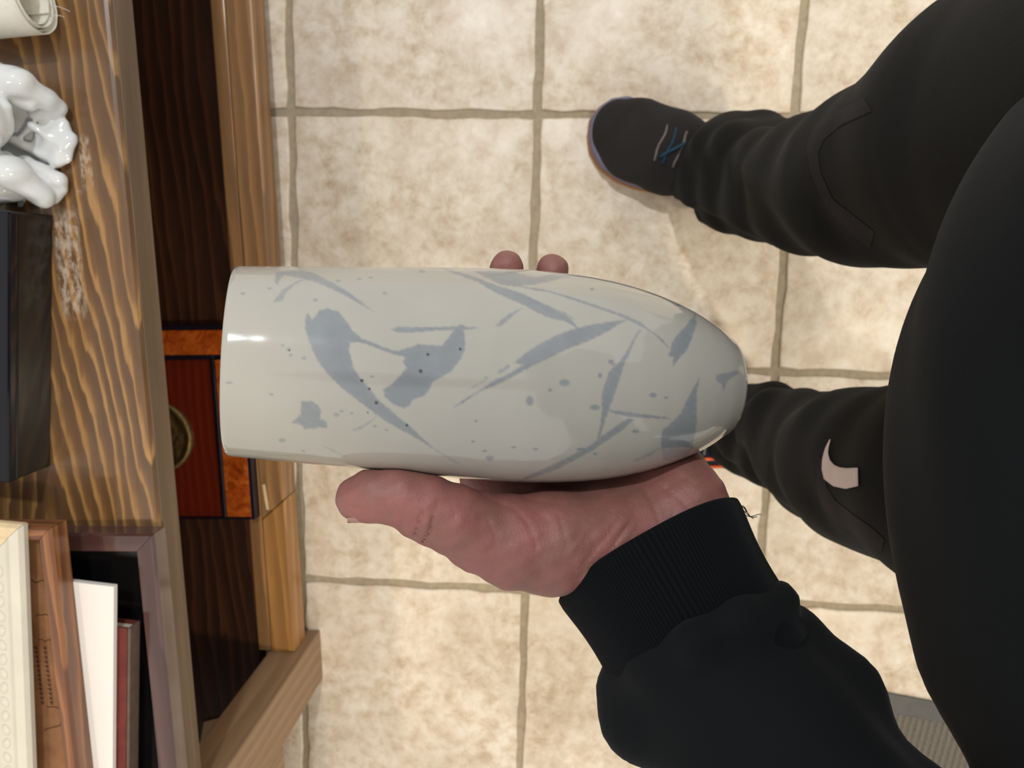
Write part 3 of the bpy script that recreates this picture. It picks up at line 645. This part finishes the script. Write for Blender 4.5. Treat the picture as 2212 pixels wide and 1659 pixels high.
CREASE = [([(911,1106),(905,1130),(897,1154)], .0019, 3.4), ([(936,1118),(930,1146),(912,1170)], .0021, 3.6), ([(762,1097),(778,1096),(800,1102)], .0010, 2.6), ([(870,1128),(862,1140)], .0008, 3), ([(890,1128),(880,1140)], .0006, 3), ([(950,1075),(940,1100),(934,1120)], .0005, 4), ([(965,1120),(955,1160)], .0004, 3),
    ([(1054,1122),(1066,1150),(1073,1175)], .0006, 3), ([(1112,1100),(1140,1130),(1154,1165),(1160,1185)], .0007, 3.5), ([(1206,1112),(1218,1150),(1226,1180)], .0006, 3), ([(1050,1075),(1085,1090),(1112,1100)], .0005, 4),
    ([(1396,1062),(1412,1095),(1424,1128)], .0008, 3.5), ([(1422,1046),(1460,1072),(1490,1098)], .0007, 3), ([(1340,1120),(1300,1170),(1262,1215)], .0005, 3.5), ([(1320,1105),(1280,1150),(1240,1200)], .0004, 3.5), ([(1362,1128),(1330,1170),(1300,1210)], .0006, 3.5), ([(1380,1136),(1350,1180)], .0005, 3),
    ([(1290,1095),(1250,1140)], .0004, 3.5), ([(1160,1105),(1190,1130)], .0004, 3),
    ([(1350,1105),(1318,1148),(1290,1182),(1255,1228)], .0005, 2.4), ([(1372,1112),(1345,1150),(1322,1185)], .0005, 2.4), ([(1310,1180),(1280,1220),(1250,1250)], .0005, 2.6), ([(1275,1120),(1240,1170),(1215,1200)], .0004, 2.6), ([(1332,1090),(1300,1130)], .0004, 2.4),
    ([(1240,1085),(1225,1105)], .0004, 3), ([(1180,1190),(1150,1215)], .0003, 3), ([(1090,1185),(1070,1215)], .0003, 3), ([(1020,1105),(1000,1140)], .0004, 3), ([(985,1100),(975,1135),(965,1165)], .0004, 3), ([(920,1078),(905,1092)], .0004, 3), ([(948,1128),(940,1160),(930,1176)], .0006, 2.6), ([(880,1112),(872,1128)], .0005, 2.6),
    ([(1440,1050),(1452,1085),(1456,1115)], .0005, 2.8), ([(1470,1030),(1510,1050)], .0004, 3), ([(1130,1075),(1170,1085),(1210,1088)], .0004, 3.5)]
hp = lambda x, y, t: dep(x, y, t)
TH = [(774,1077,.372,49), (812,1070,.372,57), (862,1070,.373,62), (918,1092,.376,66), (975,1120,.381,73), (1040,1150,.391,84), (1110,1170,.397,99), (1190,1172,.404,110), (1290,1170,.411,108)]
def hand(G):
    d = None
    for (x0, y0, t0, r0), (x1, y1, t1, r1) in zip(TH[:-1], TH[1:]):           # thumb and ball of the thumb
        c_ = cone(G, hp(x0,y0,t0), hp(x1,y1,t1), rpx(r0,t0), rpx(r1,t1)); d = c_ if d is None else smin(d, c_, .004)
    d = smin(d, cone(G, hp(898,1118,.377), hp(925,1128,.379), rpx(42,.384), rpx(46,.384)), .004)   # thumb knuckle
    wr = [hp(1275,1195,.418), hp(1340,1185,.422), hp(1410,1150,.425), hp(1478,1105,.428)]
    pal = None; fin = None
    for i, (xm, xt, am, at, rb, rt) in enumerate(FINGERS):
        m = wrap(xm, am, .0145)
        c_ = cone(G, wr[i], m, .0195 if i in (0, 3) else .0175, .0125); pal = c_ if pal is None else smin(pal, c_, .012)
        n = 9; pts = []
        for k in range(n):
            u = k/(n-1); r = rb+(rt-rb)*u; r *= 1.06 if k in (3, 6) else 1.
            pts.append((wrap(xm+(xt-xm)*u, am+(at-am)*u, r*.96), r))
        f = None
        for (p0, r0), (p1, r1) in zip(pts[:-1], pts[1:]):
            c_ = cone(G, p0, p1, r0, r1); f = c_ if f is None else smin(f, c_, .0025)
        fin = f if fin is None else smin(fin, f, .0012)
    pal = smin(pal, cone(G, hp(1478,1075,.425), hp(1440,1000,.437), rpx(84,.425), .019), .012)      # heel of the hand
    pal = smin(pal, cone(G, hp(1300,1120,.425), hp(1330,1040,.445), .021, .017), .012)
    d = smin(d, pal, .010); d = smin(d, fin, .005)
    e_ = hp(1405,1195,.42); el = np.array([-.42, -.165, .98]); dr = (el-e_)/np.linalg.norm(el-e_)
    d = smin(d, cone(G, e_, e_+dr*.12, .036, .034, (camfw, .72)), .018)                             # forearm
    d = smin(d, cone(G, hp(1340,1215,.418), hp(1480,1120,.425), rpx(95,.42), rpx(82,.42)), .012)
    X, Y, Z = G; P = np.stack([X, Y, Z], -1)
    band = np.abs(d) < .006; B = P[band].astype(np.float64); bx, by = proj(B); add = np.zeros(len(B))
    for ln, dpt, w in CREASE:
        dm = np.full(len(B), 1e9)
        for (x0, y0), (x1, y1) in zip(ln[:-1], ln[1:]):
            dx, dy = x1-x0, y1-y0; t = np.clip(((bx-x0)*dx+(by-y0)*dy)/(dx*dx+dy*dy), 0, 1); dm = np.minimum(dm, (bx-x0-t*dx)**2+(by-y0-t*dy)**2)
        add += dpt*np.exp(-dm/(w*w))
    add += .0003*np.sin(bx*.09+by*.05)*np.sin(by*.11)
    d[band] += add
    pa = P-VP0.astype(np.float32); s = pa @ VA.astype(np.float32); rad = np.sqrt(np.maximum((pa*pa).sum(-1)-s*s, 0))
    rv = np.interp(s, _s, vase_r(np.minimum(_s, SE))).astype(np.float32)
    vs = np.maximum(rad-rv, s-SE-.003)
    return np.maximum(d, .0004-vs)                                                                  # skin flattens against the vase
M_skin = Mat('skin', .46, spec=.4); v = M_skin.coord()
n1 = M_skin.noise(v, 38, 4); n2 = M_skin.noise(v, 900, 4, .6); n3 = M_skin.noise(v, 180, 4, .6)
c = M_skin.ramp(n1, [(.32, srgb(130, 92, 82)), (.5, srgb(142, 94, 87)), (.66, srgb(150, 94, 90))])
c = M_skin.mix(M_skin.ramp(n3, [(.35, (.0,)*3), (.7, (.35,)*3)]), c, srgb(128, 78, 71)); M_skin.color(c)
M_skin.b.inputs['Subsurface Weight'].default_value = .12; M_skin.b.inputs['Subsurface Radius'].default_value = (.006, .002, .001); M_skin.b.inputs['Subsurface Scale'].default_value = .4
M_skin.bump(M_skin.math('ADD', n2, M_skin.math('MULTIPLY', n3, .9)), .5, .0006)
q0 = np.array([hp(t[0], t[1], t[2]) for t in TH]+[wrap(1305, 62, .01), wrap(1106, 30, .012), wrap(1200, 90, .022), wrap(1085, 146, .022), hp(1405,1195,.42)+np.array([-.05,-.03,.03]), hp(1478,1075,.425)])
arm = obj('arm', sdf_mesh('arm', hand, q0.min(0)-.034, q0.max(0)+.034, .00135, 2), M_skin.m); wparent(arm, per); arm['label'] = 'bare left hand, palm up under the vase, thumb along its side'
# thumbnail: a curved plate on the far side of the thumb tip
def nail():
    a0, a1 = hp(753,1078,.372), hp(816,1070,.372); ax = (a1-a0); L = np.linalg.norm(ax); ax /= L
    dn = -(camup-(camup@ax)*ax); dn /= np.linalg.norm(dn); aw = np.cross(ax, dn); aw = aw if aw@camfw > 0 else -aw
    V = []; nu, nw = 9, 13
    for lay in (0, 1):
        for i in range(nu):
            u = i/(nu-1); c_ = a0+ax*L*u
            for j in range(nw):
                w = -1+2*j/(nw-1); ph = math.radians(4+46*w); r = rpx(49+7*math.sin(u*1.5)-3*u, .38)*(1.02-.05*abs(w)**3)-.0007*lay
                V.append(c_+r*(math.cos(ph)*dn*1.0+math.sin(ph)*aw)-ax*(.0014*(1-w*w)*(1-u)))
    g = lambda l, i, j: l*nu*nw+i*nw+j
    Q = [[g(0,i,j), g(0,i+1,j), g(0,i+1,j+1), g(0,i,j+1)] for i in range(nu-1) for j in range(nw-1)]+[[g(1,i,j), g(1,i,j+1), g(1,i+1,j+1), g(1,i+1,j)] for i in range(nu-1) for j in range(nw-1)]
    for i in range(nu-1): Q += [[g(0,i,0), g(1,i,0), g(1,i+1,0), g(0,i+1,0)], [g(0,i,nw-1), g(0,i+1,nw-1), g(1,i+1,nw-1), g(1,i,nw-1)]]
    for j in range(nw-1): Q += [[g(0,0,j), g(0,0,j+1), g(1,0,j+1), g(1,0,j)], [g(0,nu-1,j), g(1,nu-1,j), g(1,nu-1,j+1), g(0,nu-1,j+1)]]
    return np_mesh('fingernail', V, Q)
nl = obj('fingernail', nail(), plain('nail', srgb(156, 120, 106), .3, .5, 80, .06)); nl.parent = arm

# ---- sweatshirt
def fabric(name, c0, c1, rough=.9, scale=700, sheen=.25, bdist=.0008, bs=.5):
    m = Mat(name, rough, c0, .15); v = m.coord(); n = m.noise(v, scale, 3); n2 = m.noise(v, 14, 4)
    m.color(m.mix(m.ramp(n2, [(.3, (0,)*3), (.75, (1,)*3)]), c0, c1)); m.bump(n, bs, bdist)
    m.b.inputs['Sheen Weight'].default_value = sheen; m.b.inputs['Sheen Roughness'].default_value = .5; return m.m
M_sweat = fabric('black_fleece', srgb(10, 12, 14), srgb(15, 17, 19), sheen=.03, scale=1200, bs=.3)
M_cuff = Mat('ribbed_knit', .9, srgb(16, 18, 23), .12)
tc = M_cuff.n('TexCoord'); sep = M_cuff.n('SeparateXYZ'); M_cuff.l(tc.outputs['UV'], sep.inputs[0])
rib = M_cuff.math('SINE', M_cuff.math('MULTIPLY', sep.outputs[0], 2*math.pi*190)); row = M_cuff.math('SINE', M_cuff.math('MULTIPLY', sep.outputs[1], 2*math.pi*70))
hh = M_cuff.math('ADD', rib, M_cuff.math('MULTIPLY', row, .35)); M_cuff.bump(hh, .5, .0005)
M_cuff.color(M_cuff.ramp(M_cuff.math('ADD', M_cuff.math('MULTIPLY', hh, .4), .5), [(.1, srgb(3, 5, 7)), (.9, srgb(11, 14, 18))])); M_cuff.b.inputs['Sheen Weight'].default_value = .02; M_cuff = M_cuff.m
ELB = np.array([-.41, -.262, .985])
def shirt(G):
    X, Y, Z = G
    t = ell(G, (-.0745, -.3494, .8776), (.2436, .1884, .159)); t = smin(t, ell(G, (-.075, -.40, 1.17), (.205, .135, .30)), .08)
    t = smin(t, cone(G, (-.27, -.38, 1.40), (.12, -.38, 1.40), .085, .085), .06); t = smin(t, cone(G, (-.075, -.38, 1.40), (-.075, -.36, 1.53), .075, .062), .04)
    t = smin(t, cone(G, (.12, -.38, 1.40), (.19, -.33, 1.18), .075, .06), .04)
    t = np.maximum(t, .735-Z)
    fold = .0022*np.sin(Z*75+6*np.sin(X*9)+Y*20)*np.clip((.98-Z)/.2, 0, 1); t = t+fold
    a = cone(G, hp(1515,1432,.405), ELB, .0475, .078); a = smin(a, cone(G, ELB, (-.29, -.38, 1.38), .078, .085), .03)
    a = smin(a, cone(G, hp(1398,1545,.402), hp(1520,1490,.402), rpx(103,.402), .030), .010)
    a = smin(a, cone(G, hp(1705,1372,.404), hp(1600,1430,.404), rpx(76,.402), .032), .012)
    a = smin(a, cone(G, hp(1790,1490,.395), hp(1700,1560,.39), .022, .035), .02)
    for p0, p1 in (((1338,1482,.402),(1400,1442,.378)), ((1400,1442,.378),(1500,1388,.366)), ((1500,1388,.366),(1600,1335,.370)), ((1600,1335,.370),(1682,1298,.392))):
        a = smin(a, cone(G, hp(*p0), hp(*p1), .010, .010), .009)
    a = a+.0016*np.sin(X*60+Z*95+Y*40)
    d = smin(t, a, .035)
    return d
sw = obj('sweatshirt', sdf_mesh('sweatshirt', shirt, (-.53, -.56, .70), (.30, .02, 1.62), .0048, 2), M_sweat); wparent(sw, per); sw['label'] = 'plain black fleece sweatshirt'
def cuff_me():
    c0, c1 = hp(1402,1196,.4195), hp(1522,1405,.408); ax = c1-c0; L = np.linalg.norm(ax); ax /= L
    wd = (hp(1605,1100,.42)-hp(1205,1290,.42)); wd -= (wd@ax)*ax; wd /= np.linalg.norm(wd); dp = np.cross(ax, wd); sgn = -1. if dp@camfw > 0 else 1.
    rows = [(.012, -.006), (.004, -.0052), (.0, -.0032), (-.0008, -.0012), (.0, .0005), (.004, .0012)]+[(x, .0014) for x in np.linspace(.012, L+.012, 16)]
    n = 96; V = []; UV = []
    for s, o in rows:
        u = max(0, s/L); a = .0555+o-.0045*math.sin(min(1, u)*math.pi)*.6-.004*u; b = .0435+o
        for k in range(n):
            t = 2*math.pi*k/n; nf = max(0., sgn*math.sin(t))*(1-min(1, u)); ct, st = math.copysign(abs(math.cos(t))**.78, math.cos(t)), math.copysign(abs(math.sin(t))**.78, math.sin(t)); V.append(c0+ax*(s-.0125*nf)+a*ct*wd+b*st*dp); UV.append((k/n, u))
    m = len(rows); Q = [[i*n+k, i*n+(k+1) % n, (i+1)*n+(k+1) % n, (i+1)*n+k] for i in range(m-1) for k in range(n)]
    me = np_mesh('cuff', V, Q); uvl = me.uv_layers.new(name='UVMap')
    for p in me.polygons:
        for li in p.loop_indices:
            vi = me.loops[li].vertex_index; u, w = UV[vi]
            if u == 0 and any(UV[me.loops[l2].vertex_index][0] > .6 for l2 in p.loop_indices): u = 1.
            uvl.data[li].uv = (u, w)
    return me
cf = obj('cuff', cuff_me(), M_cuff); cf.parent = sw; cf['label'] = 'ribbed black cuff with a frayed edge'
for k in range(5):
    b0 = hp(1598+3*k, 1100+1.5*k, .417); pts = [b0+rpx(1, .417)*((14+5*k)*s*camrt+(9*math.sin(3.2*s+k)-(4+k)*s*s*1.5)*camup) for s in np.linspace(0, 1, 9)]
    th_ = obj('loose_thread', tube_me('loose_thread', pts, .00022, 5), M_cuff); th_.parent = sw

# ---- head, bent over the vase (above the picture)
def head(G):
    X, Y, Z = G
    d = ell(G, (-.09, -.085, 1.63), (.076, .098, .115)); d = smin(d, ell(G, (-.09, -.03, 1.565), (.055, .06, .07)), .03)
    d = smin(d, cone(G, (-.09, .005, 1.60), (-.09, .028, 1.572), .012, .014), .012)
    for s in (-1, 1): d = smin(d, ell(G, (-.09+s*.079, -.095, 1.60), (.012, .022, .034)), .006)
    return smin(d, cone(G, (-.07, -.33, 1.45), (-.09, -.135, 1.57), .062, .055), .03)
hd = obj('head', sdf_mesh('head', head, (-.21, -.43, 1.36), (.05, .08, 1.78), .006, 2), M_skin.m); wparent(hd, per)
def hair(G): return np.maximum(np.maximum(ell(G, (-.09, -.093, 1.637), (.086, .108, .124)), -ell(G, (-.09, 0, 1.56), (.085, .085, .115))), 1.57-G[2])
hr = obj('hair', sdf_mesh('hair', hair, (-.20, -.23, 1.55), (.02, .06, 1.78), .006, 2), plain('dark_hair', srgb(40, 30, 24), .6, .3, 200, .3)); hr.parent = hd
# ---- trousers
zp = lambda x, y, z, r: (tuple(atz(x, y, z)), r)
RL = [((.085,-.335,.84), .125), ((.098,-.305,.66), .098), zp(1880,385,.50,.076), zp(1770,398,.38,.068), zp(1695,406,.28,.066), zp(1635,380,.19,.070), zp(1592,368,.12,.075), zp(1560,362,.078,.073)]
LL = [((-.140,-.345,.84), .105), ((-.158,-.310,.66), .082), zp(1862,1008,.50,.071), zp(1780,988,.38,.066), zp(1705,948,.26,.062), zp(1655,935,.17,.061), zp(1610,928,.10,.060)]
def pants(G):
    X, Y, Z = G; d = ell(G, (-.045, -.35, .86), (.195, .13, .15))
    for ch in (RL, LL):
        l = None
        for (p0, r0), (p1, r1) in zip(ch[:-1], ch[1:]):
            c_ = cone(G, p0, p1, r0, r1); l = c_ if l is None else smin(l, c_, .02)
        d = smin(d, l, .03)
    w = np.clip((.55-Z)/.3, 0, 1)
    d = d+w*(.0062*np.sin(Z*30+3.5*np.sin(X*17+Y*9)+Y*44+X*16)+.0016*np.sin(Z*80+X*60-Y*45)) + .0035*np.exp(-((Z-.56)/.03)**2)*np.sin(X*50+Y*30)
    return np.maximum(d, .052+.12*(Y+.30)-Z)
M_pants = fabric('black_track_fabric', srgb(13, 12, 11), srgb(20, 19, 16), sheen=.03, scale=900, bs=.25)
tr = obj('trousers', sdf_mesh('trousers', pants, (-.36, -.55, .01), (.29, -.09, 1.02), .0046, 2), M_pants); wparent(tr, per); tr['label'] = 'black track pants with a pale curved logo below the knee'
def bvh_of(me):
    co = np.empty(len(me.vertices)*3, np.float32); me.vertices.foreach_get('co', co); co = co.reshape(-1, 3)
    return BVHTree.FromPolygons([Vector(c) for c in co], [tuple(p.vertices) for p in me.polygons])
bt = bvh_of(tr.data)
def decal(name, outer, inner, n=26, m=6, off=.0012):
    """thin printed band laid on the trousers between two traced edges"""
    def samp(L_, u):
        L_ = np.array(L_, float); d = np.r_[0, np.cumsum(np.hypot(*np.diff(L_, axis=0).T))]; return np.array([np.interp(u*d[-1], d, L_[:, k]) for k in range(2)])
    V = []; ok = True
    for i in range(n):
        a, b = samp(outer, i/(n-1)), samp(inner, i/(n-1))
        for j in range(m):
            p = a+(b-a)*j/(m-1); dr = Vector(ray(*p)).normalized(); hit = bt.ray_cast(Vector(C), dr)
            V.append(np.array(hit[0] if hit[0] is not None else Vector(C)+dr*.7)+np.array(hit[1] if hit[0] is not None else (0,0,0))*off)
    V = np.array(V); Q = [[i*m+j, i*m+j+1, (i+1)*m+j+1, (i+1)*m+j] for i in range(n-1) for j in range(m-1)]
    me = np_mesh(name, V, Q); return me
SW_O = [(1796,950),(1786,970),(1780,992),(1779,1013),(1784,1034),(1804,1050),(1831,1056),(1858,1050)]
SW_I = [(1797,952),(1793,968),(1792,980),(1796,994),(1806,1005),(1818,1010),(1834,1012),(1857,1011)]
M_logo = plain('pale_print', srgb(206, 184, 178), .6, .3, 200, .05)
lg = obj('logo_print', decal('logo_print', SW_O, SW_I), M_logo); lg.parent = tr; lg['label'] = 'pale pinkish curved logo'
sm = lg.modifiers.new('thickness', 'SOLIDIFY'); sm.thickness = .0006
M_panel = fabric('purple_grey_panel', srgb(24, 20, 20), srgb(34, 28, 28), sheen=.03, scale=300)
for o_, i_ in (([(1768,985),(1764,1040),(1775,1090),(1810,1130),(1860,1165),(1905,1190)], [(1781,1000),(1786,1050),(1806,1082),(1845,1112),(1885,1140),(1912,1165)]),
               ([(1868,214),(1800,240),(1757,272),(1742,320),(1752,374),(1784,445),(1808,474),(1880,536)], [(1885,240),(1822,268),(1782,300),(1768,330),(1774,374),(1800,430),(1832,455),(1890,500)])):
    d_ = obj('side_panel', decal('side_panel', o_, i_, 40, 9, .0005), M_panel); d_.parent = tr

# ---- shoes (heel at the origin, toe along +x)
def sole_outline(L, k=1., n=56):
    """outline of a left or right sole: x from 0 (heel) to L (toe)"""
    us = np.linspace(0, 1, n); half = np.interp(us, [0, .02, .06, .15, .35, .5, .65, .78, .88, .95, .985, 1], [0, .016, .026, .034, .033, .036, .044, .047, .043, .031, .016, 0])*k
    mid = np.interp(us, [0, .4, .7, 1], [0, .003, .004, -.004])
    return [(L*u, m_+h_) for u, h_, m_ in zip(us, half, mid)], [(L*u, m_-h_) for u, h_, m_ in zip(us, half, mid)]
def slab(name, L, k, z0, z1, x_off=0, lift=0.):
    up, dn_ = sole_outline(L, k); pts = up+dn_[::-1][1:-1]; N = len(pts); V = []
    cx = L/2
    for z, sc_ in ((z0, .985), (z0+.002, 1.), ((z0+z1)/2, 1.012), (z1-.002, 1.), (z1, .985)):
        for x, y in pts:
            tl = lift*max(0, (x/L-.8)/.2)**2; V.append((cx+(x-cx)*sc_+x_off, y*sc_, z+tl))
    Fs = [(l*N+i, l*N+(i+1) % N, (l+1)*N+(i+1) % N, (l+1)*N+i) for l in range(4) for i in range(N)]+[tuple(range(N))[::-1], tuple(range(4*N, 5*N))]
    me = bpy.data.meshes.new(name); me.from_pydata(V, [], Fs); me.update()
    for p in me.polygons[:4*N]: p.use_smooth = True
    return me
SL = .318
def upper(G):
    X, Y, Z = G
    d = cone(G, (.045, 0, .06), (.10, .002, .07), .036, .038); d = smin(d, cone(G, (.10, .002, .07), (.19, .004, .045), .038, .040), .03)
    d = smin(d, cone(G, (.19, .004, .046), (.245, .003, .040), .0455, .0445, ((0,0,1), .85)), .03); d = smin(d, cone(G, (.245, .003, .038), (.280, -.001, .032), .0435, .033, ((0,0,1), .8)), .02)
    d = smin(d, cone(G, (.045, 0, .075), (.06, 0, .115), .033, .036), .02)
    d = smin(d, cone(G, (.135, .003, .078), (.20, .003, .066), .020, .017), .012)
    d = d+.0003*np.sin(X*210)*np.sin(Y*150)
    return np.maximum(d, .030-Z)
up_me = sdf_mesh('upper', upper, (-.01, -.07, .012), (.34, .07, .165), .0034, 2); ub = bvh_of(up_me)
M_upper = fabric('charcoal_knit_mesh', srgb(38, 35, 34), srgb(48, 45, 43), sheen=.05, scale=500, bs=.8)
M_mid = plain('lavender_foam', srgb(116, 110, 130), .6, .3, 60, .06)
M_gum = plain('tan_gum_rubber', srgb(176, 124, 74), .55, .4, 60, .08)
M_lace = plain('teal_lace', srgb(40, 66, 84), .8, .2, 300, .2)
M_lace2 = plain('grey_lace', srgb(112, 104, 100), .8, .2, 300, .2)
M_upper2 = fabric('navy_knit_mesh', srgb(24, 28, 38), srgb(36, 40, 52), sheen=.1, scale=500, bs=.8)
M_or = plain('orange_trim', srgb(214, 92, 48), .5, .4, 100, .1)
def on_upper(x, y, dz=.0015):
    h_ = ub.ray_cast(Vector((x, y, .3)), Vector((0, 0, -1))); return np.array((x, y, (h_[0].z if h_[0] is not None else .03)+dz))
def shoe(label, toe, heel, mu, mm, accent, wide=1.25):
    e = bpy.data.objects.new('shoe', None); COL.objects.link(e); d = np.array(toe)-np.array(heel)
    e.parent = per; e.location = (heel[0]+.06, heel[1]+.30, 0); e.rotation_euler = (0, 0, math.atan2(d[1], d[0])); e['label'] = label; e.scale = (1, wide, 1)
    u_ = obj('upper', up_me.copy(), mu, e, (.005, -.003, 0)); obj('midsole', slab('midsole', SL+.002, 1.0, .009, .036, 0, .006), mm, e); obj('outsole', slab('outsole', SL+.006, 1.04, .0, .0105, -.002, .008), M_gum, e)
    for i, x in enumerate((.168, .184, .200, .214)):
        pts = [on_upper(x+.0014*math.sin(k*1.1+i), -.021+.006*k) for k in range(8)]; obj('lace', tube_me('lace', pts, .0019, 6), M_lace if i % 2 == 0 else M_lace2, e)
    pts = [on_upper(.172+.006*k, -.016+.0052*k, .003) for k in range(7)]; obj('lace', tube_me('lace', pts, .0022, 6), M_lace, e)
    if accent:
        for x, y in ((.150, .0335), (.165, .024)):
            pts = [on_upper(x+.007*k, y+.0012*k) for k in range(5)]; obj('trim_tab', tube_me('trim_tab', pts, .0024, 6), M_or, e)
    return e
t0, h0 = atz(1277, 270, .02), atz(1700, 432, .02)
shoe('right shoe, charcoal mesh upper, lavender midsole and tan gum outsole', t0[:2], t0[:2]+(h0[:2]-t0[:2])*SL/np.linalg.norm(h0[:2]-t0[:2]), M_upper, M_mid, False)
t1, h1 = atz(1330, 905, .03), atz(1745, 955, .03)
shoe('left shoe, navy mesh upper with orange trim, mostly behind the vase', t1[:2], t1[:2]+(h1[:2]-t1[:2])*SL/np.linalg.norm(h1[:2]-t1[:2]), M_upper2, plain('brown_foam', srgb(96, 76, 56), .6), True)
